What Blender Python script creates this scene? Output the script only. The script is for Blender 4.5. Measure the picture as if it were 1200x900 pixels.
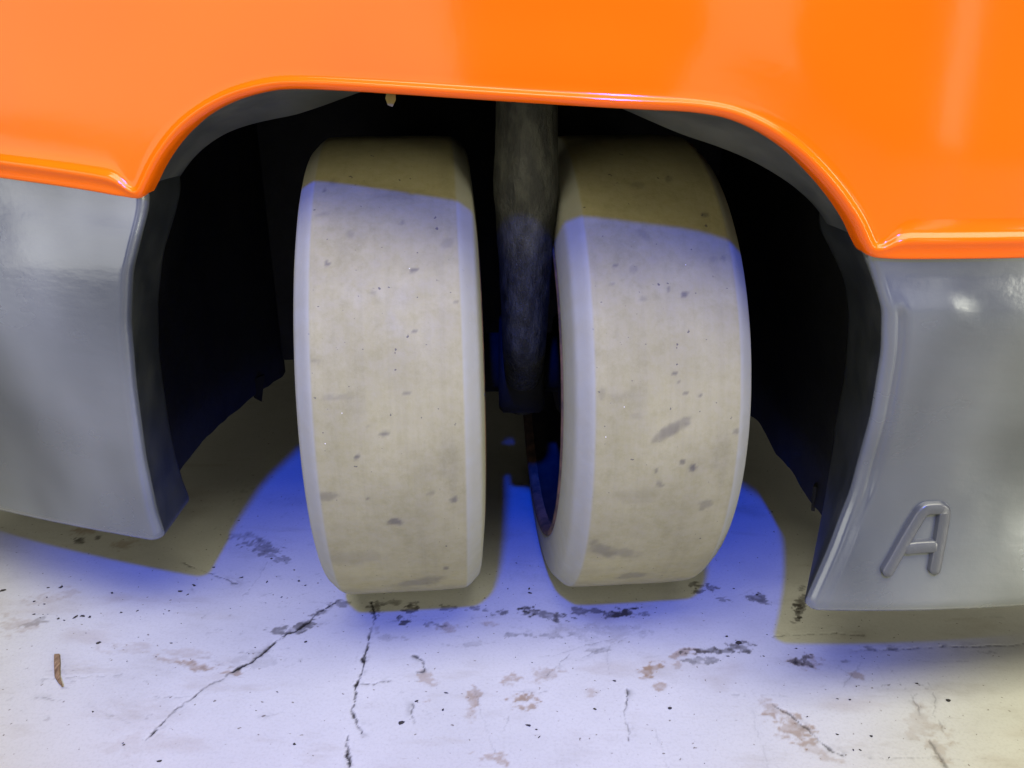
import bpy, bmesh, math, random
import numpy as np
from mathutils import Vector

# ------------------------------------------------------------------ camera, world, lights
S = bpy.context.scene
COL = S.collection
for o in list(bpy.data.objects): bpy.data.objects.remove(o)
random.seed(4)

cam = bpy.data.cameras.new('camera'); cam.sensor_width = 36; cam.lens = 28.5
cam.clip_start = .01; cam.clip_end = 100
co = bpy.data.objects.new('camera', cam); COL.objects.link(co)
co.location = (0, -.705, .475); co.rotation_euler = (math.radians(90-22), 0, 0)
S.camera = co

W = bpy.data.worlds.new('World'); S.world = W; W.use_nodes = True
bg = W.node_tree.nodes['Background']
bg.inputs[0].default_value = (1, .93, .76, 1); bg.inputs[1].default_value = .05

def aim(o, t): o.rotation_euler = (Vector(t)-o.location).to_track_quat('-Z', 'Y').to_euler()
def area(name, loc, target, sx, sy, power, col):
    l = bpy.data.lights.new(name, 'AREA'); l.shape = 'RECTANGLE'; l.size = sx; l.size_y = sy
    l.energy = power; l.color = col
    o = bpy.data.objects.new(name, l); COL.objects.link(o); o.location = loc; aim(o, target); return o
# hall ceiling lights and the bright hall door, several metres away
area('front_fill_light', (.4, -4.6, 3.1), (.1, -.3, .2), 5.0, 1.5, 12, (1, .93, .70))  # added fill lamp, lifts the floor shade under the skirts
area('ceiling_light', (.5, -1.25, 3.3), (.4, -.8, 0), 4.4, 1.6, 205, (1, .94, .72))
area('hall_door_light', (-3.7, -3.6, 1.3), (-.2, -.2, .5), 4.4, 2.6, 88, (1, .94, .76))
area('hall_window_light', (.45, -5.0, 1.3), (.1, -.2, .5), 1.1, 2.4, 14, (1, .94, .76))
area('hall_window_light', (2.45, -4.4, 1.3), (.2, -.2, .5), .22, 2.4, 5, (1, .94, .76))
area('hall_window_light', (3.9, -3.4, 1.3), (.2, -.2, .5), 1.4, 2.4, 120, (1, .94, .76))
# the truck's blue warning spot lamp
sp = bpy.data.lights.new('blue_warning_spot', 'SPOT'); sp.energy = 600; sp.color = (.0, .065, 1)
sp.spot_size = math.radians(18.5); sp.spot_blend = .7; sp.shadow_soft_size = .06
so = bpy.data.objects.new('blue_warning_spot', sp); COL.objects.link(so)
so.location = (-.15, -2.2, 2.5); aim(so, (-.06, .10, 0))

V = S.view_settings
V.view_transform = 'Standard'; V.look = 'None'; V.exposure = 0; V.gamma = 1; V.use_curve_mapping = False

# ------------------------------------------------------------------ helpers
def noise2(x, y, scale, seed=0, octaves=4):
    """fractal value noise, about -1..1, on arrays"""
    r = np.zeros_like(x, dtype=np.float64); amp = 1.; tot = 0.
    rng = np.random.default_rng(seed)
    for k in range(octaves):
        g = rng.random((128, 128))*2-1
        u = x/scale*(2**k)+17.3*k; v = y/scale*(2**k)+9.1*k
        iu = np.floor(u).astype(int); iv = np.floor(v).astype(int)
        fu = u-iu; fv = v-iv; fu = fu*fu*(3-2*fu); fv = fv*fv*(3-2*fv)
        a = g[iu % 128, iv % 128]; b = g[(iu+1) % 128, iv % 128]
        c = g[iu % 128, (iv+1) % 128]; d = g[(iu+1) % 128, (iv+1) % 128]
        r += amp*((a*(1-fu)+b*fu)*(1-fv)+(c*(1-fu)+d*fu)*fv); tot += amp; amp *= .55
    return r/tot*1.6
def sstep(a, b, x):
    t = np.clip((x-a)/(b-a), 0, 1); return t*t*(3-2*t)

def link(name, me, mat, parent=None):
    o = bpy.data.objects.new(name, me); COL.objects.link(o)
    if mat: me.materials.append(mat)
    if parent: o.parent = parent
    return o
def grid_mesh(name, P, mat, parent=None, closed_u=False, flip=False, smooth=True, attr=None):
    """P: (rows, cols, 3) -> quad mesh; attr: (rows, cols, 4) colour attribute 'wear'"""
    r, c, _ = P.shape
    idx = np.arange(r*c).reshape(r, c)
    if closed_u: idx = np.concatenate([idx, idx[:, :1]], 1)
    q = np.stack([idx[:-1, :-1], idx[:-1, 1:], idx[1:, 1:], idx[1:, :-1]], -1).reshape(-1, 4)
    if flip: q = q[:, ::-1]
    me = bpy.data.meshes.new(name); n = len(q)
    me.vertices.add(r*c); me.vertices.foreach_set('co', P.astype(np.float32).ravel())
    me.loops.add(n*4); me.loops.foreach_set('vertex_index', q.astype(np.int32).ravel())
    me.polygons.add(n); me.polygons.foreach_set('loop_start', (np.arange(n)*4).astype(np.int32))
    me.polygons.foreach_set('loop_total', np.full(n, 4, np.int32))
    me.polygons.foreach_set('use_smooth', np.full(n, smooth, bool))
    me.update(calc_edges=True); me.validate()
    if attr is not None:
        a = me.color_attributes.new('wear', 'FLOAT_COLOR', 'POINT')
        a.data.foreach_set('color', attr.astype(np.float32).ravel())
    return link(name, me, mat, parent)
def box(name, lo, hi, mat, parent=None, bevel=.004):
    bm = bmesh.new(); bmesh.ops.create_cube(bm, size=1)
    for v in bm.verts:
        v.co = Vector([lo[i]+(v.co[i]+.5)*(hi[i]-lo[i]) for i in range(3)])
    if bevel: bmesh.ops.bevel(bm, geom=bm.edges[:], offset=bevel, segments=2, affect='EDGES')
    me = bpy.data.meshes.new(name); bm.to_mesh(me); bm.free(); return link(name, me, mat, parent)
def lathe_x(name, prof, n, mat, parent=None, loc=(0, 0, 0), attr_fn=None, disp=None, closed=False):
    """prof: list of (x, r) spun about the local x axis"""
    prof = np.array(prof); t = np.linspace(0, 2*np.pi, n, endpoint=False)
    if closed: prof = np.concatenate([prof, prof[:1]])
    X = np.repeat(prof[:, 0][:, None], n, 1); R = np.repeat(prof[:, 1][:, None], n, 1)
    T = np.repeat(t[None], len(prof), 0)
    if disp is not None: R = R+disp(X, R, T)
    P = np.stack([X, -R*np.cos(T), R*np.sin(T)], -1)
    at = attr_fn(X, R, T) if attr_fn else None
    o = grid_mesh(name, P, mat, parent, closed_u=True, attr=at); o.location = loc; return o
def tag(o, label=None, cat=None, group=None, kind=None):
    if label: o['label'] = label
    if cat: o['category'] = cat
    if group: o['group'] = group
    if kind: o['kind'] = kind
    return o

# ------------------------------------------------------------------ materials
class Mat:
    def __init__(s, name, col=(.5, .5, .5), rough=.5, spec=.5, metal=0, coat=0, coat_rough=.05):
        s.m = bpy.data.materials.new(name); s.m.use_nodes = True; s.t = s.m.node_tree
        s.b = s.t.nodes['Principled BSDF']; I = s.b.inputs
        I['Base Color'].default_value = (*col, 1); I['Roughness'].default_value = rough
        I['Specular IOR Level'].default_value = spec; I['Metallic'].default_value = metal
        I['Coat Weight'].default_value = coat; I['Coat Roughness'].default_value = coat_rough
        s.tc = None
    def n(s, typ, **kw):
        nd = s.t.nodes.new(typ)
        for k, v in kw.items():
            if hasattr(nd, k): setattr(nd, k, v)
            else: nd.inputs[k.replace('_', ' ')].default_value = v
        return nd
    def l(s, a, b): s.t.links.new(a, b)
    def coord(s, scale=(1, 1, 1), kind='Object'):
        tc = s.n('ShaderNodeTexCoord'); mp = s.n('ShaderNodeMapping'); mp.inputs['Scale'].default_value = scale
        s.l(tc.outputs[kind], mp.inputs[0]); return mp.outputs[0]
    def noise(s, scale, detail=4, rough=.55, vec=None, dist=0):
        nd = s.n('ShaderNodeTexNoise'); nd.inputs['Scale'].default_value = scale
        nd.inputs['Detail'].default_value = detail; nd.inputs['Roughness'].default_value = rough
        nd.inputs['Distortion'].default_value = dist
        s.l(vec if vec is not None else s.coord(), nd.inputs['Vector']); return nd.outputs[0]
    def ramp(s, f, p0, p1, c0=(0, 0, 0), c1=(1, 1, 1)):
        r = s.n('ShaderNodeValToRGB'); e = r.color_ramp.elements
        e[0].position = p0; e[1].position = p1; e[0].color = (*c0, 1); e[1].color = (*c1, 1)
        s.l(f, r.inputs[0]); return r.outputs[0]
    def mix(s, fac, a, b, mode='MIX'):
        m = s.n('ShaderNodeMixRGB', blend_type=mode)
        for i, v in ((0, fac), (1, a), (2, b)):
            if isinstance(v, (int, float)): m.inputs[i].default_value = v
            elif isinstance(v, tuple): m.inputs[i].default_value = (*v, 1)
            else: s.l(v, m.inputs[i])
        return m.outputs[0]
    def base(s, c): s.l(c, s.b.inputs['Base Color'])
    def rough(s, c): s.l(c, s.b.inputs['Roughness'])
    def bump(s, h, strength=.3, dist=.001, coat=False):
        b = s.n('ShaderNodeBump'); b.inputs['Strength'].default_value = strength; b.inputs['Distance'].default_value = dist
        s.l(h, b.inputs['Height'])
        s.l(b.outputs[0], s.b.inputs['Normal'])
        if coat: s.l(b.outputs[0], s.b.inputs['Coat Normal'])
    def attr(s):
        a = s.n('ShaderNodeVertexColor'); a.layer_name = 'wear'
        sep = s.n('ShaderNodeSeparateColor'); s.l(a.outputs[0], sep.inputs[0]); return sep.outputs

# orange gloss paint
M = Mat('orange_paint', (.90, .165, .002), .5, .05, 0, .65, .10)
c = M.mix(M.ramp(M.noise(3.2, 3), .35, .7), (.95, .138, .0002), (.99, .164, .0002))
M.base(c); M.bump(M.noise(160, 2), .05, .0006, True); ORANGE = M.m
# dark grey gloss paint on cast iron
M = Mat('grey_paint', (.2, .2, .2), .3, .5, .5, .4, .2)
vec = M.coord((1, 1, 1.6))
c = M.mix(M.ramp(M.noise(6.5, 2, .4, M.coord((1.3, 1, .9))), .36, .68), (.095, .108, .118), (.225, .247, .258))  # darker mottle paints dark reflections into the skirts
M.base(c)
M.rough(M.ramp(M.noise(14, 4, .6, vec), .35, .7, (.18,)*3, (.30,)*3))
h = M.mix(.18, M.noise(48, 3, .5, M.coord((.6, 1, 1.5))), M.noise(260, 3)); M.bump(h, .22, .0016, True); GREY = M.m
# dull dark lining of the wheel well
M = Mat('black_lining', (.012, .013, .015), .75, .3)
c = M.mix(M.ramp(M.noise(22, 5), .4, .75), (.004, .0045, .005), (.011, .012, .012)); M.base(c)
M.bump(M.noise(90, 4), .4, .002); BLACK = M.m
# satin dark grey inner arch, darkened to paint shade into the skirt flanks
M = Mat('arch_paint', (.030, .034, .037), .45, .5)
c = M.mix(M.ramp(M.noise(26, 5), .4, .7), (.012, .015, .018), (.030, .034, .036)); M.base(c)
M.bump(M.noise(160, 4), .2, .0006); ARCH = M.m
M = Mat('lit_band_paint', (.1, .1, .1), .5, .4)  # lighter copy of the arch paint, light caught by the band painted in
M.base(M.mix(M.ramp(M.noise(18, 5), .35, .7), (.040, .045, .047), (.095, .100, .096))); M.bump(M.noise(160, 4), .2, .0006); BAND = M.m
M = Mat('letter_reflection_paint', (.075, .082, .086), .35, .5, .2, .4, .2); M.bump(M.noise(240, 3), .3, .0008); LETTER = M.m  # darker than the skirt: the strokes' dark reflections are painted in
# rough cast steel of the steering post
M = Mat('cast_steel', (.05, .055, .055), .5, .5, .2)
v = M.coord((1.6, 1.6, .7))
c = M.mix(M.ramp(M.noise(55, 6, .7, v), .42, .66), (.011, .012, .009), (.044, .046, .034)); M.base(c)
M.rough(M.ramp(M.noise(80, 4), .3, .7, (.35,)*3, (.7,)*3))
M.bump(M.noise(130, 6, .7, v), .9, .003); CAST = M.m
# pale non-marking tyre rubber
M = Mat('pale_tyre_rubber', (.44, .40, .32), .68, .35)
A = M.attr()
c = M.mix(M.ramp(M.noise(16, 5), .32, .72), (.212, .196, .092), (.275, .255, .125))
c = M.mix(M.ramp(M.noise(7, 4, .6, M.coord((34, 1, 1))), .45, .75), c, M.mix(.16, c, (.12, .11, .07)))
c = M.mix(M.ramp(M.noise(60, 6, .75), .5, .8), c, M.mix(.35, c, (.14, .125, .075)))
c = M.mix(M.ramp(M.noise(60, 4, .6, M.coord((1.6, .8, .8))), .58, .85), c, (.23, .213, .105))
c = M.mix(M.ramp(M.noise(120, 6, .75, M.coord((1, 1, 1))), .35, .65), c, M.mix(.12, c, (.60, .57, .42)))
c = M.mix(M.ramp(M.noise(230, 2, .5), .725, .76), c, (.09, .08, .06))
c = M.mix(M.ramp(M.noise(320, 1, .5), .825, .84), c, (.7, .7, .68))
c = M.mix(A[0], c, (.075, .068, .055))
c = M.mix(A[1], c, (.275, .28, .225)); M.base(c)
M.rough(M.ramp(M.noise(45, 3), .3, .7, (.55,)*3, (.78,)*3))
M.bump(M.noise(210, 5, .65), .28, .0008); TYRE = M.m
# rims
M = Mat('rim_black', (.014, .015, .018), .5, .5)
c = M.mix(M.ramp(M.noise(40, 5), .5, .75), (.012, .013, .016), (.045, .036, .028)); M.base(c); RIM = M.m
M = Mat('rusty_flange', (.10, .055, .035), .75, .3)
c = M.mix(M.ramp(M.noise(70, 5), .4, .65), (.055, .038, .030), (.15, .085, .055)); M.base(c); M.bump(M.noise(200, 4), .5, .001); RUST = M.m
# painted concrete floor
M = Mat('painted_floor', (.74, .72, .68), .5, .4)
A = M.attr()
c = M.mix(M.ramp(M.noise(5, 5, .6), .3, .72), (.395, .40, .365), (.465, .47, .43))
c = M.mix(M.ramp(M.noise(26, 6, .65, M.coord((.35, 1.3, 1))), .58, .80), c, (.34, .325, .275))
c = M.mix(M.ramp(M.noise(170, 3, .6, M.coord((.25, 1.6, 1))), .68, .80), c, (.30, .28, .245))
c = M.mix(M.ramp(M.noise(210, 2, .5), .705, .74), c, (.16, .145, .12))
c = M.mix(M.ramp(M.noise(420, 4, .7), .48, .75), c, M.mix(.25, c, (.20, .19, .16)))
c = M.mix(M.ramp(M.noise(11, 7, .72, M.coord((.8, 1.4, 1))), .55, .78), c, M.mix(.35, c, (.22, .20, .16)))
c = M.mix(A[1], c, (.22, .155, .09))
c = M.mix(A[0], c, (.045, .040, .034))
c = M.mix(A[2], c, (.016, .014, .012)); M.base(c)
M.rough(M.ramp(M.noise(30, 4), .3, .7, (.38,)*3, (.62,)*3))
M.bump(M.noise(140, 5, .6), .22, .0008); FLOOR = M.m
M = Mat('dark_grit', (.03, .027, .023), .9, .2); GRIT = M.m
M = Mat('dry_wood', (.20, .13, .07), .8, .3)
M.base(M.mix(M.ramp(M.noise(400, 4, .6, M.coord((1, .15, 1))), .35, .7), (.10, .06, .03), (.28, .19, .10))); WOOD = M.m
M = Mat('yellow_flake', (.13, .11, .04), .7, .3); FLAKE = M.m

# ------------------------------------------------------------------ floor
CRACKS = [
  ([(-0.1649, -0.0727), (-0.1797, -0.0965), (-0.1915, -0.1121), (-0.2029, -0.1271), (-0.2135, -0.1425), (-0.2234, -0.1585), (-0.2371, -0.1717), (-0.2493, -0.1874), (-0.2603, -0.2043), (-0.2671, -0.2212), (-0.2741, -0.2406)], 1.0, 1),
  ([(-0.1323, -0.0752), (-0.125, -0.0965), (-0.1258, -0.1202), (-0.1261, -0.1458), (-0.1246, -0.1717), (-0.1262, -0.1864), (-0.1262, -0.2052), (-0.1274, -0.2097), (-0.1197, -0.2229), (-0.1152, -0.2373)], 1.0, 1),
  ([(-0.1242, -0.2373), (-0.1246, -0.2423), (-0.1195, -0.2559), (-0.1169, -0.2666)], 0.8, 1),
  ([(0.0932, -0.1893), (0.0886, -0.2142), (0.0869, -0.2423)], 0.6, 0.8),
  ([(0.2945, -0.1425), (0.3392, -0.1415), (0.3925, -0.1382), (0.4449, -0.136)], 0.5, 0.6),
  ([(0.2059, -0.2052), (0.2157, -0.2168), (0.2249, -0.2289), (0.23, -0.2423), (0.2369, -0.2495), (0.2428, -0.2559)], 0.9, 0.7),
  ([(0.3194, -0.1931), (0.3186, -0.2024), (0.3198, -0.2142)], 0.6, 0.4),
  ([(0.3142, -0.2398), (0.3128, -0.2559), (0.3125, -0.2666)], 0.9, 0.45),
  ([(-0.3321, -0.013), (-0.3002, -0.0305), (-0.2649, -0.0487)], 0.6, 0.7),
  ([(-0.0314, -0.1816), (-0.0271, -0.2024), (-0.0196, -0.2272), (-0.0113, -0.2519)], 0.3, 0.3),
  ([(0.1878, -0.2097), (0.1843, -0.2674)], 0.2, 0.15),
  ([(-0.2411, 0.0178), (-0.3009, 0.0374)], 0.5, 0.3),
  ([(-0.0847, -0.149), (-0.0743, -0.1574), (-0.074, -0.1677), (-0.0795, -0.1697)], 0.9, 0.8),
  ([(-0.1224, -0.1845), (-0.1115, -0.1826), (-0.098, -0.1796)], 0.9, 0.7),
  ([(-0.0802, -0.2061), (-0.0758, -0.2272)], 0.5, 0.6),
  ([(0.2302, -0.1236), (0.2805, -0.1202), (0.3103, -0.1214)], 0.5, 0.4),
  ([(0.0283, -0.1717), (0.0499, -0.1458)], 0.3, 0.35),
]
STAINS = [
  (-0.0966, -0.105, 0.0077, 0.0, 0.0011, -0.0094, 0.9, 0),
  (-0.0731, -0.1086, 0.0108, 0.0, 0.0003, -0.0035, 0.6, 0),
  (-0.0595, -0.0841, 0.0143, 0.0, 0.0004, -0.005, 0.6, 0),
  (-0.0316, -0.0866, 0.0174, 0.0, 0.0001, -0.0038, 0.7, 0),
  (-0.0134, -0.0916, 0.011, 0.0, 0.0001, -0.0061, 0.8, 0),
  (0.0134, -0.0916, 0.0094, 0.0, -0.0002, -0.0086, 1, 0),
  (0.0313, -0.0941, 0.0126, 0.0, -0.0002, -0.0061, 0.7, 0),
  (0.0469, -0.0965, 0.0109, 0.0, -0.0005, -0.0073, 0.9, 0),
  (0.071, -0.0891, 0.0141, 0.0, -0.0006, -0.0062, 0.7, 0),
  (0.1006, -0.0916, 0.0177, 0.0038, -0.0003, -0.0073, 1, 0),
  (0.1193, -0.0929, 0.011, 0.0, -0.0007, -0.0048, 0.6, 0),
  (0.1777, -0.05, 0.0116, 0.0, -0.0011, -0.0055, 0.8, 0),
  (0.1886, -0.0568, 0.0189, 0.0041, -0.0008, -0.0053, 0.8, 0),
  (0.1971, -0.0727, 0.0101, -0.0037, -0.0014, -0.0037, 0.6, 0),
  (0.2304, -0.0687, 0.0113, 0.0, -0.0015, -0.0052, 0.8, 0),
  (0.2362, -0.0765, 0.0072, -0.0022, -0.0015, -0.0038, 0.7, 0),
  (0.2735, -0.0727, 0.0081, 0.0, -0.0042, -0.0127, 0.8, 0),
  (0.2649, -0.0891, 0.0063, 0.0, -0.0032, -0.0099, 1, 0),
  (0.2589, -0.1026, 0.0047, 0.0, -0.0015, -0.0048, 1, 0),
  (0.2792, -0.0555, 0.0066, 0.0, -0.0026, -0.008, 0.6, 0),
  (-0.1269, -0.0841, 0.0023, 0.011, 0.007, -0.0057, 0.8, 0),
  (-0.1601, -0.0765, 0.0096, 0.0, 0.001, -0.0051, 0.6, 0),
  (-0.1161, -0.0765, 0.024, 0.0, 0.0005, -0.0038, 0.6, 0),
  (-0.0927, -0.0854, 0.0072, 0.0, 0.0007, -0.0062, 0.9, 0),
  (-0.0757, -0.0803, 0.0111, 0.0, 0.0003, -0.0038, 0.7, 0),
  (-0.1882, -0.1097, 0.0081, 0.007, 0.0034, -0.0064, 0.8, 0),
  (-0.2097, -0.1156, 0.0099, 0.0, 0.0022, -0.008, 0.7, 0),
  (-0.1768, -0.0916, 0.0078, 0.0051, 0.0026, -0.0058, 0.7, 0),
  (0.1728, -0.1436, 0.0254, 0.0019, -0.0011, -0.0054, 0.9, 0),
  (0.1987, -0.1371, 0.0134, 0.0, -0.0025, -0.0098, 0.8, 0),
  (0.1464, -0.1469, 0.0168, 0.0042, -0.0005, -0.0062, 0.7, 1),
  (0.1179, -0.1646, 0.0131, 0.0078, 0.0011, -0.0065, 1, 1),
  (0.1385, -0.1616, 0.0065, 0.0, -0.0011, -0.0061, 0.6, 1),
  (0.1592, -0.1553, 0.016, 0.0, -0.0009, -0.0042, 0.6, 0),
  (0.0068, -0.1987, 0.0177, 0.0, 0.0, -0.0065, 0.9, 1),
  (0.0081, -0.2079, 0.0134, 0.0, -0.0001, -0.0045, 0.8, 1),
  (0.0, -0.1777, 0.0098, 0.0, 0.0, -0.0078, 0.6, 1),
  (0.0283, -0.1717, 0.0154, 0.0057, 0.0012, -0.0077, 0.5, 1),
  (-0.0307, -0.1987, 0.0062, 0.0, 0.0006, -0.0128, 0.7, 1),
  (-0.0313, -0.2142, 0.0073, 0.0, 0.0004, -0.0087, 0.35, 1),
  (-0.0703, -0.1767, 0.0095, -0.01, -0.0026, -0.0053, 0.5, 1),
  (-0.0662, -0.2043, 0.004, 0.0, 0.0004, -0.0045, 0.7, 1),
  (-0.262, -0.1616, 0.0253, -0.003, 0.0018, -0.0061, 0.8, 1),
  (-0.2967, -0.1553, 0.0159, 0.0, 0.002, -0.0052, 0.5, 1),
  (-0.2345, -0.1687, 0.0113, 0.0, 0.0013, -0.004, 0.7, 1),
  (-0.2786, -0.1458, 0.022, 0.0, 0.0032, -0.0085, 0.3, 1),
  (-0.3323, -0.1404, 0.0222, 0.0, 0.0038, -0.0086, 0.25, 1),
  (-0.2634, 0.0178, 0.0291, -0.0122, 0.0019, -0.0136, 0.65, 0),
  (-0.2401, -0.0024, 0.0188, -0.0078, 0.0009, -0.0073, 0.5, 0),
  (-0.2872, 0.0374, 0.0182, 0.0, 0.0025, -0.0083, 0.4, 0),
  (0.2461, -0.1553, 0.0108, 0.0, -0.0024, -0.0073, 1, 0),
  (0.2493, -0.1564, 0.0181, 0.0, -0.0027, -0.0082, 0.7, 1),
  (0.2863, -0.1727, 0.0084, 0.0, -0.0016, -0.004, 0.6, 1),
  (0.2815, -0.1574, 0.0, -0.0036, -0.0066, -0.0042, 0.5, 0),
  (0.3072, -0.1404, 0.0083, -0.0039, -0.0025, -0.0042, 0.5, 0),
  (0.3313, -0.1425, 0.0074, 0.0, -0.0019, -0.0044, 0.4, 0),
  (0.2143, -0.2315, 0.0125, -0.016, -0.0093, -0.0109, 0.75, 1),
  (0.2051, -0.2079, 0.0114, -0.0116, -0.0056, -0.0077, 0.5, 1),
  (0.2266, -0.2519, 0.0147, -0.0081, -0.0038, -0.0059, 0.4, 1),
  (0.3187, -0.2439, 0.0027, -0.0158, -0.0147, -0.0103, 0.35, 1),
  (0.3125, -0.2229, 0.0066, -0.0042, -0.013, -0.0175, 0.25, 1),
  (-0.4609, 0.0475, 0.013, 0.0, 0.0042, -0.0085, 0.7, 1),
  (-0.4032, 0.021, 0.0198, 0.0, 0.0049, -0.0111, 0.55, 1),
  (-0.4583, 0.0275, 0.0063, 0.0, 0.0032, -0.0065, 0.9, 0),
  (-0.4391, 0.0308, 0.0036, 0.0, 0.0023, -0.0049, 0.8, 0),
  (-0.4476, -0.1062, 0.0194, 0.0063, 0.0094, -0.0138, 0.35, 1),
  (-0.4365, -0.0687, 0.0245, 0.0137, 0.0061, -0.0088, 0.3, 1),
  (-0.4322, -0.1062, 0.0117, 0.0062, 0.0025, -0.0034, 0.35, 0),
  (-0.4277, -0.1002, 0.007, 0.0, 0.0032, -0.006, 0.4, 0),
  (0.0377, -0.1236, 0.0227, 0.0, -0.0002, -0.0046, 0.4, 0),
  (0.0, -0.1236, 0.0136, 0.0, 0.0, -0.0035, 0.5, 0),
  (-0.0193, -0.1074, 0.0108, 0.0, 0.0002, -0.0059, 0.5, 1),
  (-0.0574, -0.1121, 0.0122, 0.0, 0.0005, -0.007, 0.5, 1),
  (0.0736, -0.1425, 0.0162, 0.0, -0.0003, -0.0033, 0.4, 0),
  (-0.0156, -0.2559, 0.0125, 0.0, 0.0001, -0.0046, 0.7, 1),
  (-0.0062, -0.2621, 0.0056, 0.0, 0.0, -0.0045, 0.7, 1),
  (-0.1127, -0.1271, 0.0225, 0.0, 0.0008, -0.0056, 0.25, 0),
  (0.0618, -0.1931, 0.0069, 0.0, -0.0005, -0.0056, 0.4, 1),
  (0.1215, -0.1855, 0.0056, 0.0, -0.001, -0.0057, 0.7, 1),
  (0.4032, -0.1458, 0.0132, 0.0, -0.0017, -0.0032, 0.35, 0),
  (0.2718, -0.2006, 0.0123, 0.0, -0.0017, -0.0046, 0.2, 1),
  (-0.0335, -0.1349, 0.0223, 0.0, 0.0002, -0.0044, 0.25, 0),
  (-0.2168, -0.1564, 0.0433, 0.0, 0.003, -0.0103, 0.18, 0),
  (0.076, -0.1179, 0.0609, 0.0, -0.0011, -0.0114, 0.2, 0),
  (-0.2804, -0.2439, 0.0255, 0.0, 0.0048, -0.0112, 0.15, 1),
]
SPECKS = [(-0.4887, -0.0582, 0.0041), (-0.4475, -0.0541, 0.0021), (-0.435, -0.0528, 0.0033), (-0.3821, -0.0622, 0.0024), (-0.3083, -0.05, 0.0033), (-0.3171, -0.0595, 0.0033), (-0.3086, -0.0648, 0.002), (-0.2659, -0.0376, 0.0034), (-0.2994, -0.0203, 0.0025), (-0.2388, -0.0445, 0.0021), (-0.2083, -0.0432, 0.0025), (-0.36, -0.0916, 0.002), (-0.3461, -0.0891, 0.002), (-0.3169, -0.0891, 0.0016), (-0.3929, -0.0965, 0.0039), (-0.3993, -0.0977, 0.0031), (-0.3861, -0.0977, 0.0024), (-0.407, -0.1026, 0.0019), (-0.4137, -0.1002, 0.002), (-0.4388, -0.0941, 0.002), (-0.4374, -0.0791, 0.0016), (-0.4405, -0.0687, 0.0016), (-0.4491, -0.0752, 0.0016), (-0.361, -0.1327, 0.0033), (-0.2972, -0.1338, 0.0019), (-0.1808, -0.1315, 0.0023), (-0.1621, -0.2455, 0.0016), (-0.1891, -0.1922, 0.0013), (-0.2562, -0.2613, 0.0025), (-0.2889, -0.2463, 0.0013), (-0.3276, -0.2133, 0.0017), (-0.2004, -0.2124, 0.0013), (-0.2903, -0.2447, 0.0013), (-0.0529, -0.1931, 0.0021), (0.0124, -0.2272, 0.0033), (0.0188, -0.2315, 0.0017), (0.0205, -0.239, 0.0017), (0.084, -0.1796, 0.0028), (0.065, -0.2106, 0.002), (0.1241, -0.2097, 0.002), (0.0171, -0.0622, 0.0025), (0.2331, -0.0648, 0.002), (0.1984, -0.1327, 0.0037), (0.1899, -0.1248, 0.0023), (0.215, -0.1501, 0.0019), (0.1844, -0.1501, 0.0018), (0.2459, -0.1404, 0.0018), (0.3305, -0.1826, 0.0021), (0.3475, -0.2015, 0.0027), (0.2707, -0.2382, 0.0019), (0.2456, -0.2365, 0.0016), (0.2291, -0.2186, 0.0013), (0.2572, -0.2511, 0.0015), (0.2521, -0.2511, 0.0013), (0.2755, -0.2582, 0.0013), (0.2593, -0.1997, 0.0013), (0.2691, -0.2006, 0.0014), (-0.0853, -0.2247, 0.0033), (-0.0759, -0.2024, 0.002), (-0.0542, -0.2115, 0.0017), (-0.2, -0.05, 0.0016), (-0.1812, -0.0333, 0.0017), (-0.2182, -0.0687, 0.0016), (-0.2454, -0.0055, 0.0018), (-0.2171, -0.0247, 0.0017), (-0.3112, 0.166, 0.002), (-0.3015, 0.0683, 0.0019), (0.3009, 0.166, 0.002), (0.2927, 0.0864, 0.0019), (0.2135, -0.0555, 0.0017), (0.0164, -0.0555, 0.0021), (0.0043, -0.013, 0.0017), (-0.0041, -0.0555, 0.0016)]
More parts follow.
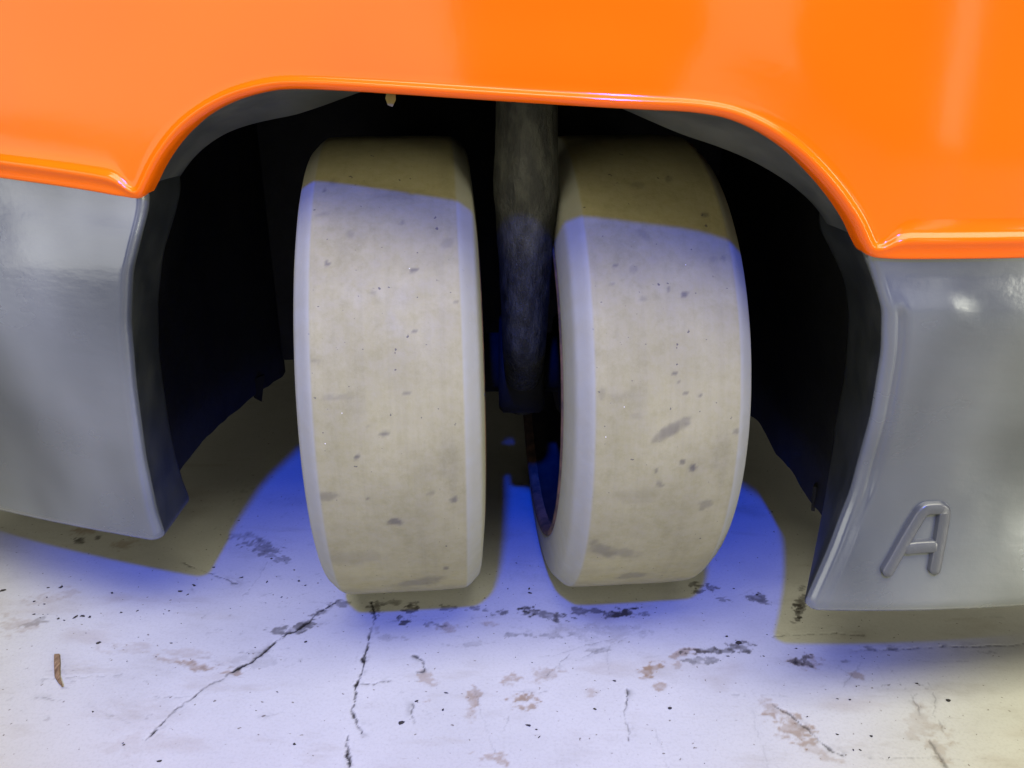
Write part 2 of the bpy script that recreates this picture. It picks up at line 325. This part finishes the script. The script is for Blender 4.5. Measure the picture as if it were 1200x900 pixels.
MARKS_LEFT = [(-0.0036, 0.0269, 0.0041, 0.0, -0.0001, -0.0025, 0.8), (-0.0235, 0.0103, 0.0021, 0.0, -0.0002, -0.0026, 1.0), (-0.0459, -0.0203, 0.0084, -0.0009, -0.0008, -0.0045, 0.55), (-0.0016, -0.0478, 0.0075, 0.0, -0.0004, -0.0045, 0.85), (0.0436, -0.028, 0.0025, 0.0, -0.0001, -0.0031, 0.8), (0.0267, -0.0218, 0.0037, 0.0, -0.0001, -0.0023, 0.4), (-0.0175, -0.0233, 0.0018, 0.0, -0.0001, -0.0015, 0.7), (0.0119, 0.0547, 0.0034, -0.0009, -0.0003, -0.0011, 0.6), (-0.014, 0.033, 0.0024, 0.0, -0.0, -0.0012, 0.5), (-0.034, 0.0535, 0.0106, 0.0, -0.0, -0.0018, 0.3), (-0.0585, -0.0608, 0.0038, 0.0, -0.0014, -0.0091, 0.5), (0.0189, 0.0977, 0.0018, 0.0, 0.0, -0.0012, 0.7), (-0.0083, 0.1262, 0.0024, 0.0, 0.0001, -0.0025, 0.5), (-0.0399, 0.1469, 0.0024, 0.0, 0.0002, -0.0027, 0.9), (-0.0434, 0.1899, 0.0062, 0.0, 0.0003, -0.0025, 0.3), (0.0129, 0.1818, 0.0031, 0.0, 0.0001, -0.0024, 0.5), (0.0197, 0.1403, 0.003, 0.0, 0.0001, -0.002, 0.9), (-0.0237, 0.1717, 0.003, 0.0, 0.0003, -0.0037, 0.4), (0.0442, 0.1629, 0.0041, 0.0029, 0.0019, -0.0037, 0.35), (-0.0384, 0.2252, 0.0038, 0.0, 0.0007, -0.0054, 0.4), (-0.0466, 0.0782, 0.0053, 0.0, 0.0, -0.0012, 0.3), (0.0078, 0.2097, 0.0189, 0.0, 0.0006, -0.0075, 0.25), (-0.034, -0.0872, 0.0261, 0.0, -0.0015, -0.0106, 0.2), (0.0137, -0.1395, 0.0213, 0.0068, -0.001, -0.0132, 0.5), (0.0345, -0.1101, 0.002, 0.0, -0.0002, -0.0034, 0.8), (-0.0083, 0.1256, 0.0018, 0.0, 0.0, -0.0013, 0.6), (0.0481, 0.1169, 0.0018, 0.0, 0.0, -0.0018, 0.6), (-0.0434, 0.2157, 0.0019, 0.0, 0.0003, -0.002, 0.8)]
MARKS_RIGHT = [(0.0037, 0.0244, 0.0136, 0.0068, 0.0025, -0.0052, 0.7), (-0.0079, 0.0193, 0.0061, 0.0057, 0.002, -0.0024, 0.5), (0.0094, 0.0306, 0.0105, 0.0052, 0.0011, -0.0022, 0.5), (-0.0233, 0.0349, 0.0079, -0.0029, -0.0011, -0.0035, 0.25), (0.0196, -0.0059, 0.003, 0.0, 0.0003, -0.0035, 1.0), (0.0113, -0.0004, 0.0018, 0.0, 0.0002, -0.0021, 0.8), (-0.0069, -0.0073, 0.0018, 0.0, 0.0002, -0.0028, 0.8), (-0.003, -0.0181, 0.0018, 0.0, 0.0002, -0.003, 0.6), (0.0042, 0.0641, 0.0018, 0.0, 0.0, -0.0018, 0.9), (0.0072, 0.0594, 0.0015, -0.0009, -0.0006, -0.001, 0.7), (0.011, 0.0511, 0.0018, 0.0, 0.0, -0.0018, 0.7), (0.0216, 0.0488, 0.0021, 0.0, 0.0001, -0.0018, 0.9), (0.0145, 0.12, 0.003, 0.0, -0.0001, -0.0025, 0.9), (0.0035, 0.1244, 0.0018, 0.0, -0.0001, -0.0019, 0.7), (-0.0337, 0.1429, 0.0018, 0.0, -0.0001, -0.002, 0.8), (-0.0213, 0.1403, 0.003, 0.0, -0.0001, -0.0026, 0.4), (-0.0162, 0.1182, 0.0035, 0.0, -0.0001, -0.0031, 0.4), (-0.01, 0.168, 0.006, -0.0044, -0.0021, -0.0038, 0.4), (0.0191, 0.2252, 0.0038, 0.0, -0.0007, -0.0054, 0.5), (0.0382, 0.185, 0.0031, 0.0, -0.0004, -0.0032, 0.8), (-0.0055, 0.2177, 0.0064, 0.0, -0.0005, -0.0051, 0.35), (0.033, -0.0392, 0.005, 0.0, 0.0006, -0.0042, 0.5), (0.031, -0.0435, 0.0031, 0.0, 0.0003, -0.0026, 0.5), (-0.0374, -0.0872, 0.0146, -0.0074, -0.0005, -0.0103, 0.6), (-0.0205, -0.0937, 0.0148, -0.0042, 0.0003, -0.007, 0.4), (0.0497, 0.0206, 0.0024, 0.0, 0.0003, -0.0032, 0.6), (-0.0296, 0.05, 0.0118, 0.0, 0.0001, -0.0036, 0.2), (-0.0168, -0.0295, 0.0185, 0.0, 0.0006, -0.0081, 0.15), (0.0377, 0.1469, 0.0036, 0.0, -0.0002, -0.002, 0.4), (0.0467, 0.1469, 0.0024, 0.0, -0.0002, -0.0027, 0.6), (-0.0371, 0.1306, 0.0018, 0.0, -0.0, -0.0013, 0.5), (-0.0473, 0.0529, 0.0023, 0.0, 0.0001, -0.006, 0.3), (-0.0083, -0.1395, 0.014, 0.0, 0.0013, -0.0095, 0.5)]

def axis(segs):
    out = [np.array([segs[0][0]])]
    for a, b, d in segs:
        n = max(1, int(round((b-a)/d))); out.append(np.linspace(a, b, n+1)[1:])
    return np.concatenate(out)
def build_floor():
    xs = axis([(-7, -1, .5), (-1, -.60, .02), (-.60, .60, .0011), (.60, 1, .02), (1, 7, .5)])
    ys = axis([(-7, -1, .5), (-1, -.32, .02), (-.32, .02, .0014), (.02, .30, .004), (.30, .9, .03), (.9, 4, .5)])
    X, Y = np.meshgrid(xs, ys)
    dark = np.zeros_like(X); tan = np.zeros_like(X); crk = np.zeros_like(X); Z = np.zeros_like(X)
    x0, x1 = np.searchsorted(xs, (-.6, .6)); y0, y1 = np.searchsorted(ys, (-.32, .2))
    sl = (slice(y0, y1), slice(x0, x1)); x = X[sl]; y = Y[sl]
    wx = x+.0022*noise2(x, y, .018, 1); wy = y+.0022*noise2(x, y, .018, 2)
    n1 = noise2(x, y, .012, 5, 5); n2 = noise2(x, y*1.5, .006, 6, 4); n3 = noise2(x, y*1.3, .004, 7, 4)
    d_ = np.zeros_like(x); t_ = np.zeros_like(x); c_ = np.zeros_like(x); z_ = np.zeros_like(x)
    for cx, cy, ax, ay, bx, by, s, k in STAINS:
        det = ax*by-ay*bx
        if abs(det) < 1e-9: continue
        u = ((wx-cx)*by-(wy-cy)*bx)/det; v = (-(wx-cx)*ay+(wy-cy)*ax)/det
        g = np.exp(-.75*(u*u+v*v))
        gm = np.minimum(1, g*3); lo, hi = (.50, .66) if k == 0 else (.42, .75)
        m = s*sstep(lo, hi, .85*g+(.28*n1+.34*n2+.22*n3)*gm)*(.65+.35*sstep(-.4, .5, n3))
        if k == 0: d_ = np.maximum(d_, m)
        else: t_ = np.maximum(t_, m*.95)
    jx = .0011*noise2(x, y, .0045, 13, 3); jy = .0011*noise2(x, y, .0045, 14, 3)
    rs = np.random.default_rng(77); extra = []
    for _ in range(46):
        ax, ay = rs.uniform(-.45, .45), rs.uniform(-.30, -.04); L = rs.uniform(.01, .07); an = rs.normal()*.35+(1.5 if rs.random() < .25 else 0)
        extra.append(([(ax, ay), (ax+L*math.cos(an), ay+L*math.sin(an))], .3, rs.uniform(.10, .30)))
    for pts, hw, s in CRACKS+extra:
        best = np.full(x.shape, 9.); L = 0.
        for (ax, ay), (bx, by) in zip(pts[:-1], pts[1:]):
            dx, dy = bx-ax, by-ay; ll = dx*dx+dy*dy
            tt = np.clip(((wx+jx-ax)*dx+(wy+jy-ay)*dy)/ll, 0, 1)
            best = np.minimum(best, np.hypot(wx+jx-ax-tt*dx, wy+jy-ay-tt*dy))
        hwv = hw*.001*(1.0+.75*n2+.3*n1)
        m = s*(1-sstep(.45, 1.45, best/np.maximum(hwv, .0004)))*(.4+.6*sstep(-.55, .15, n1))
        c_ = np.maximum(c_, m); z_ -= .0010*m
        d_ = np.maximum(d_, s*.5*np.exp(-(best/.004)**2)*sstep(.15, .7, n1))
    # faint grime drifting along the wheel track
    t_ = np.maximum(t_, .22*sstep(.35, 1.0, noise2(x, y*2.2, .09, 8, 5)))
    d_ = np.maximum(d_, .28*sstep(.70, 1.0, n2)*sstep(.25, .7, noise2(x, y, .10, 9, 3)))
    z_ += .00025*noise2(x, y, .05, 11, 3) - .0004*t_
    dark[sl] = d_; tan[sl] = t_; crk[sl] = c_; Z[sl] = z_
    o = grid_mesh('floor', np.stack([X, Y, Z], -1), FLOOR, attr=np.stack([dark, tan, crk, np.ones_like(X)], -1))
    tag(o, 'pale painted concrete floor, cracked and scuffed, under the truck wheels', kind='structure')
build_floor()

# ------------------------------------------------------------------ truck
truck = bpy.data.objects.new('lift_truck', None); COL.objects.link(truck); truck.location = (0, 0, 0)
tag(truck, 'rear of an orange and grey lift truck with twin pale wheels', 'truck')

# plan curve of the rounded tail: y of the outer face at x
_cx = np.array([-.75, -.60, -.47, -.38, -.29, -.14, 0, .12, .22, .32, .40, .60, .75])
_cy = np.array([.085, -.010, -.066, -.095, -.122, -.158, -.184, -.201, -.208, -.207, -.200, -.155, -.095])
_pf = np.polyfit(_cx, _cy, 5)
def face(x): return np.polyval(_pf, x)

def chaikin(p, n):
    p = np.array(p, float)
    for _ in range(n):
        q = p[:-1]*.75+p[1:]*.25; r = p[:-1]*.25+p[1:]*.75
        p = np.concatenate([p[:1], np.stack([q, r], 1).reshape(-1, 2), p[-1:]])
    return p
def resample(p, step):
    s = np.concatenate([[0], np.cumsum(np.hypot(*np.diff(p, axis=0).T))])
    t = np.linspace(0, s[-1], int(s[-1]/step)+1)
    return np.stack([np.interp(t, s, p[:, 0]), np.interp(t, s, p[:, 1])], 1)

ARCH_L = [(-.262, .381), (-.256, .386), (-.240, .409), (-.217, .431), (-.188, .4465), (-.158, .4545), (-.135, .456)]
ARCH_R = [(.116, .444), (.141, .437), (.166, .423), (.189, .403), (.208, .381), (.2165, .366), (.2225, .3585)]
SEAM_L = [(-.62, .404), (-.47, .398), (-.36, .391), (-.30, .386), (-.275, .3825)]
SEAM_R = [(.235, .3575), (.26, .3575), (.32, .3580), (.40, .359), (.62, .364)]
def arch_edge():
    p = SEAM_L+ARCH_L+[(-.08, .4535), (0, .449), (.07, .4455)]+ARCH_R+SEAM_R
    return resample(chaikin(p, 3), .0018)
def smooth1(a, k):
    w = np.hanning(2*k+1); w /= w.sum()
    return np.stack([np.convolve(np.pad(a[:, i], k, mode='edge'), w, 'valid') for i in range(a.shape[1])], 1)
def build_cover():
    E = arch_edge(); T = np.gradient(E, axis=0); T /= np.hypot(*T.T)[:, None]
    N = smooth1(np.stack([-T[:, 1], T[:, 0]], 1), 14); N /= np.hypot(*N.T)[:, None]
    seam = ((E[:, 0] < -.27) | (E[:, 0] > .23)).astype(float)[:, None]
    arch_p = [(0, -.016), (0, -.006), (.0003, -.003), (.001, -.0006), (.002, .0012), (.0032, .0026), (.0045, .0036), (.0056, .0040),
              (.0066, .0038), (.0076, .0030), (.0086, .0014), (.0096, .0004), (.0110, 0), (.016, 0)]
    seam_p = [(0, -.016), (0, -.0030), (.0005, -.0004), (.0018, .0008), (.0036, .0008), (.0060, .0006), (.0078, .0012), (.0098, .0034),
              (.0116, .0046), (.0134, .0048), (.0150, .0040), (.0166, .0018), (.0182, .0004), (.026, 0)]
    k = smooth1(seam, 10)[:, 0]
    rows = []
    for (d0, p0), (d1, p1) in zip(arch_p, seam_p):
        d = d0*.8*(1-k)+d1*k; pr = p0*(.75 if p0 > 0 else 1)*(1-k)+p1*k
        P = E+N*d[:, None]
        rows.append(np.stack([P[:, 0], face(P[:, 0])-pr, P[:, 1]], 1))
    dl = .0128*(1-k)+.026*k
    last = E+N*dl[:, None]
    tops = np.stack([E[:, 0], np.full(len(E), .80)], 1)
    for f in np.linspace(0, 1, 46)[1:]:
        P = last*(1-f)+tops*f
        bulge = .0012*noise2(P[:, 0], P[:, 1], .16, 21, 2)*sstep(0, .12, f)
        lean = .05*np.clip(P[:, 1]-.52, 0, 1)
        rows.append(np.stack([P[:, 0], face(P[:, 0])-bulge+lean, P[:, 1]], 1))
    rows.append(np.stack([E[:, 0], face(E[:, 0])+.25, np.full(len(E), .83)], 1))
    rows.append(np.stack([E[:, 0], np.full(len(E), 1.2), np.full(len(E), .83)], 1))
    o = grid_mesh('orange_cover', np.stack(rows), ORANGE, truck)
    o['label'] = 'glossy orange cover with rolled lip above the wheel arch'
build_cover()

# grey arch band just behind the orange lip, running back into the well
def build_arch():
    E = resample(chaikin([(-.266, .372)]+ARCH_L[1:]+[(-.08, .4535), (0, .449), (.07, .4455)]+ARCH_R[:-1]+[(.227, .350)], 3), .004)
    T = np.gradient(E, axis=0); T /= np.hypot(*T.T)[:, None]; N = smooth1(np.stack([-T[:, 1], T[:, 0]], 1), 12)
    rows = []
    t = np.linspace(0, 1, len(E)); fl = sstep(0, .24, t)*(1-sstep(.24, .40, t))+sstep(.60, .76, t)*(1-sstep(.76, 1, t))
    for off, dy in ((.02, .004), (.004, .004), (.0015, .0055), (.0005, .008), (-.003, .03), (-.008, .055), (-.018, .078), (-.018, .082), (.03, .083)):
        P = E+N*(off*(fl if off < 0 else 1)+(.004*(1-fl)))[:, None] if off < 0 else E+N*off
        depth = dy*(.85 if dy > .02 else 1)
        rows.append(np.stack([P[:, 0], face(P[:, 0])+depth, P[:, 1]], 1))
    o = grid_mesh('arch_band', np.stack(rows), BAND, truck)
build_arch()

# grey side skirts: swept plan path (front face, rounded edge, inner flank), bottom rolled under
LE = np.array([(.390, -.258), (.381, -.258), (.360, -.266), (.331, -.279), (.292, -.289), (.245, -.294), (.179, -.298), (.125, -.2975), (.105, -.295), (.088, -.293)])[::-1]
RE = np.array([(.375, .219), (.362, .220), (.346, .229), (.323, .2385), (.295, .2425), (.246, .2435), (.188, .239), (.146, .2305), (.105, .2195), (.088, .215)])[::-1]
def relief(side, z):
    """how far the casting swells outwards at height z"""
    if side < 0: return np.interp(z, *_RL)
    return np.interp(z, *_RR)
def _curve(zs, ds):
    t = np.linspace(.08, .41, 120); a = np.interp(t, zs, ds)[:, None]
    return t, smooth1(a, 9)[:, 0]
_RL = _curve([.08, .13, .19, .25, .285, .335, .36, .41], [0, .006, .0120, .0155, .0155, .0115, .0060, .0])
_RR = _curve([.08, .12, .17, .21, .26, .315, .34, .41], [.013, .0065, -.0055, -.009, -.005, .002, .001, .0])
def build_skirt(side):
    tab = LE if side < 0 else RE
    ztop = .4 if side < 0 else .372
    zb = .090 if side < 0 else .095
    zl = [zb+.0004, zb+.0004, zb+.001, zb+.0028, zb+.006, zb+.010]+list(np.arange(zb+.0125, ztop, .0022))
    ins = [.04, .010, .0062, .0032, .0012, .0003]+[0]*(len(zl)-6)
    zs = np.array(zl); ins = np.array(ins)
    ze = np.clip(zs, zb+.002, 9)
    sm = smooth1(np.interp(np.linspace(.086, .4, 200), tab[:, 0], tab[:, 1])[:, None], 8)[:, 0]
    rows = []
    for z, i_, zz in zip(zs, ins, ze):
        xe = np.interp(zz, np.linspace(.086, .4, 200), sm)
        cr = 0.004*np.clip((.105-zz)/.019, 0, 1)**2*3       # lower inner corner rounds away
        rel = relief(side, z); xe = xe*(1-rel/.57)
        xe = xe+side*(cr+i_)
        r = .0075
        u = np.concatenate([np.linspace(0, 1, 150)])
        xf = (side*.62)*(1-u)+(xe+side*r)*u
        yf = face(xf)+i_
        # surface relief of the casting
        a = np.abs(xf-xe)
        d = (.0004 if side < 0 else .0009)*noise2(xf, np.full_like(xf, z), .07, 31 if side < 0 else 32, 2)
        if side > 0:
            d += .00035*noise2(xf*1.0, np.full_like(xf, z), .03, 35, 2)*sstep(.262, .275, xf)
            zt = .334-.010*sstep(.27, .30, xf)+.0012*noise2(xf, xf*0, .02, 41, 2)
            low = 1-sstep(-.010, .010, z-zt)
            d += .0012*low*sstep(.0105, .0135, a)
            groove = np.exp(-((a-.0105)/.0020)**2)*sstep(.170, .205, z)*(1-sstep(.318, .330, z))
            d -= .0034*groove
        else:
            zt = .345+.05*(-.27-xf)
            d += .0014*(1-sstep(-.012, .012, z-zt))
        fadeb = sstep(zb, zb+.01, z)
        ft = 1-sstep(ztop-.048, ztop-.022, z+(.0*xf if side > 0 else -.055*np.clip(-.27-xf, 0, .4)))
        yf = yf-d*fadeb*ft+.0035*(1-ft)-rel*(fadeb if side < 0 else 1)
        th = np.linspace(0, np.pi/2, 8)[1:]
        y0 = yf[-1]; xc = xe+side*r
        xa = xc-side*r*np.sin(th); ya = y0+r*(1-np.cos(th))
        dep = np.array([.02, .035, .05, .065, .074, .078])
        fl = np.interp(z, [.09, .15, .25, .36], [.000, .004, .006, .0]) if side < 0 else np.interp(z, [.09, .15, .20, .30, .36], [.038, .024, .014, .008, .0])
        xb = np.full(6, xe)+side*(dep/.078*fl); yb = y0+r+dep*(.72 if side < 0 else .95)
        xz = np.array([xb[-1]+side*.02, xb[-1]+side*.05]); yz = np.full(2, yb[-1]+.002)
        rows.append(np.stack([np.concatenate([xf, xa, xb, xz]), np.concatenate([yf, ya, yb, yz]), np.full(len(xf)+7+6+2, z)], 1))
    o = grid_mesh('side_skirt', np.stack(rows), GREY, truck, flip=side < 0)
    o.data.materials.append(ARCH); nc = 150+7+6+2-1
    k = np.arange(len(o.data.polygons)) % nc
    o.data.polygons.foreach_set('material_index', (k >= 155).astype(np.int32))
    o['label'] = 'smooth dark grey skirt left of the wheels' if side < 0 else 'dark grey skirt with a raised letter A right of the wheels'
    return o
sk_l = build_skirt(-1); sk_r = build_skirt(1)

# raised letter on the right skirt
def build_letter():
    strokes = [[(.2680, .1285), (.2765, .1455), (.2815, .1560), (.2885, .1700), (.2920, .1772), (.2985, .1778), (.3062, .1778), (.3076, .1740),
                (.3070, .1600), (.3050, .1420), (.3035, .1290)], [(.2790, .1482), (.2900, .1495), (.3060, .1500)]]
    V, F = [], []
    for st in strokes:
        p = resample(chaikin(st, 2), .0012); n = len(p)
        T = np.gradient(p, axis=0); T /= np.hypot(*T.T)[:, None]; N = np.stack([-T[:, 1], T[:, 0]], 1)
        base = len(V); secs = [(-1.25, -.0030), (-1.05, .0004), (-.92, .0014), (-.70, .0018), (.70, .0018), (.92, .0014), (1.05, .0004), (1.25, -.0030)]
        for i in range(n):
            e = min(i, n-1-i)*.0012; w = .0040*math.sqrt(max(.05, min(1, e/.0030)))
            hsc = min(1, .35+e/.003)
            for a, h in secs:
                q = p[i]+N[i]*a*w; V.append((q[0], face(q[0])-relief(1, q[1])-.0034-h*(hsc if h > 0 else 1), q[1]))
        for i in range(n-1):
            for k in range(7):
                a = base+i*8+k; F.append((a, a+1, a+9, a+8))
        F.append(tuple(base+k for k in range(8))); F.append(tuple(base+(n-1)*8+k for k in range(8)))
    me = bpy.data.meshes.new('raised_letter'); me.from_pydata(V, [], F); me.update()
    bm = bmesh.new(); bm.from_mesh(me); bmesh.ops.recalc_face_normals(bm, faces=bm.faces); bm.to_mesh(me); bm.free()
    for f in me.polygons: f.use_smooth = True
    o = link('raised_letter', me, LETTER, sk_r); o['label'] = 'raised letter A cast into the skirt'
build_letter()

# wheel well: side walls, roof, back; chassis behind
def sheet(name, pts_rows, mat):
    return grid_mesh(name, np.array(pts_rows, float), mat, truck, smooth=False)
def wavy_wall(name, x, side):
    ys = np.linspace(-.13 if side > 0 else -.06, .27, 50); rows = []
    for f in np.linspace(0, 1, 8):
        zb = .100+.004*noise2(ys, ys*0, .05, 51 if side < 0 else 52, 3)
        xx = x-side*.030*sstep(.10, .27, ys)
        rows.append(np.stack([xx, ys, zb*(1-f)+.49*f], 1))
    o = grid_mesh(name, np.stack(rows), BLACK, truck); m = o.modifiers.new('thickness', 'SOLIDIFY'); m.thickness = .006; return o
wavy_wall('well_wall', -.322, -1); wavy_wall('well_wall', .278, 1)
box('well_roof', (-.335, -.085, .485), (.29, .28, .50), BLACK, truck)
box('well_back', (-.36, .265, .115), (.32, .285, .49), BLACK, truck)
box('chassis', (-.58, .29, .11), (.58, 1.2, .80), BLACK, truck, .01)
box('chassis_block', (-.58, .02, .11), (-.34, .285, .80), BLACK, truck)
box('chassis_block', (.30, -.06, .11), (.58, .285, .80), BLACK, truck)
# torn edge of the lining
def tab(name, x, y, z):
    bm = bmesh.new(); vs = [bm.verts.new(v) for v in ((x, y, z+.02), (x+.012, y+.02, z+.02), (x+.007, y+.012, z-.012), (x+.003, y+.004, z-.004))]
    bm.faces.new(vs); me = bpy.data.meshes.new(name); bm.to_mesh(me); bm.free()
    o = link(name, me, BLACK, truck); m = o.modifiers.new('t', 'SOLIDIFY'); m.thickness = .003
tab('lining_tear', -.312, .185, .10); tab('lining_tear', .268, -.07, .10)

# ------------------------------------------------------------------ wheels
R0 = .206; WY = .016; PIV = -.0050; YAW = .09       # the steered pair is turned slightly
def tyre_profile():
    p = []
    hw, hs, hf = .0530, .0630, .0680
    def add(*q): p.extend(q)
    k = R0-.2
    add((-.050, .160), (-.0645, .158), (-hf+.0006, .1592), (-hf, .1605), (-hf-.0002, .166), (-hf+.0008, .174), (-hs-.0022, .1838+k), (-hs-.0010, .1876+k), (-hs, .1893+k),
        (-hs+.0014, .1908+k), (-hs+.0036, .1929+k), (-hw-.0036, .1958+k), (-hw-.0016, .1974+k), (-hw+.0002, .1985+k), (-hw+.0018, .1991+k))
    for x in np.linspace(-hw+.003, hw-.003, 52): add((x, R0-.0009*(x/hw)**4))
    q = [(-a, b) for a, b in p[:15]][::-1]; add(*q)
    return p
def tyre_attr(marks):
    def fn(X, R, T):
        s = np.where(T > np.pi, T-2*np.pi, T)*R0
        wx = X+.0014*noise2(X+.3, s+2, .010, 61); ws = s+.0014*noise2(X+.3, s+2, .010, 62)
        n = noise2(X+.3, s+2, .007, 63, 4)
        d = np.zeros_like(X)
        for cx, cs, ax, as_, bx, bs, st in marks:
            det = ax*bs-as_*bx
            if abs(det) < 1e-10: continue
            u = ((wx-cx)*bs-(ws-cs)*bx)/det; v = (-(wx-cx)*as_+(ws-cs)*ax)/det
            g = np.exp(-.7*(u*u+v*v)); d = np.maximum(d, st*.85*sstep(.38, .85, g+.22*n*np.minimum(1, g*4)))
        d = np.where(R > .196, d, .12*sstep(.3, .9, noise2(X+.3, s+2, .02, 65)))
        pale = 1-sstep(.0510, .0525, np.abs(X)); pale = (1-pale)*(.85+.12*n)
        d = np.maximum(d, .12*sstep(.45, 1.0, noise2(X*2.2+.3, s+2, .05, 66, 5))*(R > .196))
        return np.stack([d, np.clip(pale, 0, 1), X*0, X*0+1], -1)
    return fn
def make_wheel(xc, marks, label, dy=0):
    rim = [(.058, .1555), (.0625, .1605), (.0640, .1600), (.0645, .1570), (.0625, .1535), (.050, .150), (.020, .146), (.012, .130), (.010, .075), (.014, .060), (.014, .0),
           (-.014, .0), (-.014, .060), (-.010, .075), (-.012, .130), (-.020, .146), (-.050, .150), (-.0625, .1535), (-.0645, .1570), (-.0640, .1600), (-.0625, .1605), (-.058, .1555)]
    w = lathe_x('wheel', rim, 128, RIM, truck, (PIV+xc*math.cos(YAW), WY+dy+xc*math.sin(YAW), R0)); w.rotation_euler.z = YAW; w['label'] = label
    def dsp(X, R, T):
        s = T*R0; return .00022*noise2(X+.3, s+3, .03, 71, 4)
    lathe_x('tyre', tyre_profile(), 640, TYRE, w, (0, 0, 0), tyre_attr(marks), dsp)
    for s in (-1, 1):
        lathe_x('rim_flange', [(s*.0600, .1520), (s*.0665, .1532), (s*.0692, .1560), (s*.0692, .1590), (s*.0672, .1606), (s*.0640, .1606)], 128, RUST, w)
        lathe_x('hub', [(s*.012, .052), (s*.045, .050), (s*.050, .045), (s*.050, 0)], 48, RIM, w)
        for k in range(5):
            a = k*2*math.pi/5+.3
            lathe_x('wheel_nut', [(s*.010, .009), (s*.024, .009), (s*.026, .007), (s*.026, 0)], 6, RIM, w, (0, -.066*math.cos(a), .066*math.sin(a)))
    return w
make_wheel(-.0985, MARKS_LEFT, 'left pale solid wheel')
make_wheel(.0975, MARKS_RIGHT, 'right pale solid wheel showing its rusty rim flange', -.007)

# cast steering post between the wheels, with axle
def build_post():
    zs = np.linspace(.50, .16, 90); t = np.linspace(0, 2*np.pi, 48, endpoint=False); rows = []
    for z in zs:
        f = (.50-z)/.34
        rx = .0225-.006*sstep(.35, .9, f)+.0025*np.exp(-((z-.385)/.03)**2); ry = .030-.006*f
        yc = -.075+.095*sstep(.70, 1.0, f)
        xx = .0115-.002*f+rx*np.cos(t); yy = yc+ry*np.sin(t)
        n = 1+.035*noise2(np.cos(t)*.03+.2+z*0, np.sin(t)*.03+z, .02, 81, 4)
        rows.append(np.stack([.0115+(xx-.0115)*n, yc+(yy-yc)*n, np.full_like(t, z)], 1))
    o = grid_mesh('steering_post', np.stack(rows), CAST, truck, closed_u=True)
    lathe_x('axle', [(-.14, 0), (-.14, .028), (-.0125, .028), (-.0120, .044), (-.008, .048), (.026, .048), (.030, .044), (.0305, .028), (.16, .028), (.16, 0)], 40, BLACK, truck, (0, WY, R0))
build_post()

# ------------------------------------------------------------------ small things
def sliver():
    p = [(-.3885, -.150, .0055), (-.3830, -.160, .006), (-.3790, -.168, .0055), (-.3745, -.176, .0050), (-.3695, -.182, .0030), (-.3645, -.1875, .001)]
    V, F = [], []
    for i, (x, y, w) in enumerate(p):
        w *= .45; jit = random.uniform(-.0004, .0004)
        V += [(x-w+jit, y, .0006), (x-w*.8, y, .0024+.0006*math.sin(i*1.7)), (x+w*.7, y+.0008, .0021), (x+w+jit, y+.0006, .0006)]
    for i in range(len(p)-1):
        for k in range(4): a = i*4; F.append((a+k, a+(k+1) % 4, a+4+(k+1) % 4, a+4+k))
    F += [(0, 1, 2, 3), (23, 22, 21, 20)]
    me = bpy.data.meshes.new('wood_sliver'); me.from_pydata(V, [], F); me.update()
    tag(link('wood_sliver', me, WOOD), 'thin brown sliver of wood lying on the floor, far left', 'wood sliver')
sliver()
def grit():
    V, F = [], []
    rng = np.random.default_rng(9)
    pts = [(x, y, r) for x, y, r in SPECKS]
    for _ in range(110):
        c = [(-.36, -.10), (-.30, -.11), (0, -.10), (.1, -.1), (.24, -.12), (.2, -.17)][rng.integers(6)]
        pts.append((c[0]+rng.normal()*.07, c[1]+rng.normal()*.035, rng.uniform(.0004, .0010)))
    for x, y, r in pts:
        if y > .1: continue
        r = max(r, .0005)*.85; b = len(V); n = 6; a0 = rng.normal()*.6; el = rng.uniform(.45, .9)
        for k in range(n):
            a = 2*math.pi*k/n; rr = r*rng.uniform(.5, 1.3); px, py = rr*math.cos(a), rr*math.sin(a)*el
            V.append((x+px*math.cos(a0)-py*math.sin(a0), y+px*math.sin(a0)+py*math.cos(a0), .0002))
        V.append((x+r*.1, y, .0003+r*.25))
        for k in range(n): F.append((b+k, b+(k+1) % n, b+n))
    me = bpy.data.meshes.new('grit'); me.from_pydata(V, [], F); me.update()
    tag(link('grit', me, GRIT), 'dark grit and crumbs scattered over the pale floor', kind='stuff')
grit()
def flake():
    x, y, z = -.0765, -.163, .4475
    V = [(x-.002, y, z+.008), (x+.003, y+.001, z+.008), (x+.0032, y-.001, z+.002), (x+.001, y-.002, z-.002), (x-.002, y-.001, z-.001), (x-.0035, y, z+.003)]
    V += [(a, b+.0008, c) for a, b, c in V]
    F = [(0, 1, 2, 3, 4, 5), (11, 10, 9, 8, 7, 6)]+[(k, (k+1) % 6, 6+(k+1) % 6, 6+k) for k in range(6)]
    me = bpy.data.meshes.new('paint_flake'); me.from_pydata(V, [], F); me.update()
    tag(link('paint_flake', me, FLAKE), 'tiny yellowish flake hanging under the orange arch lip', 'flake')
flake()
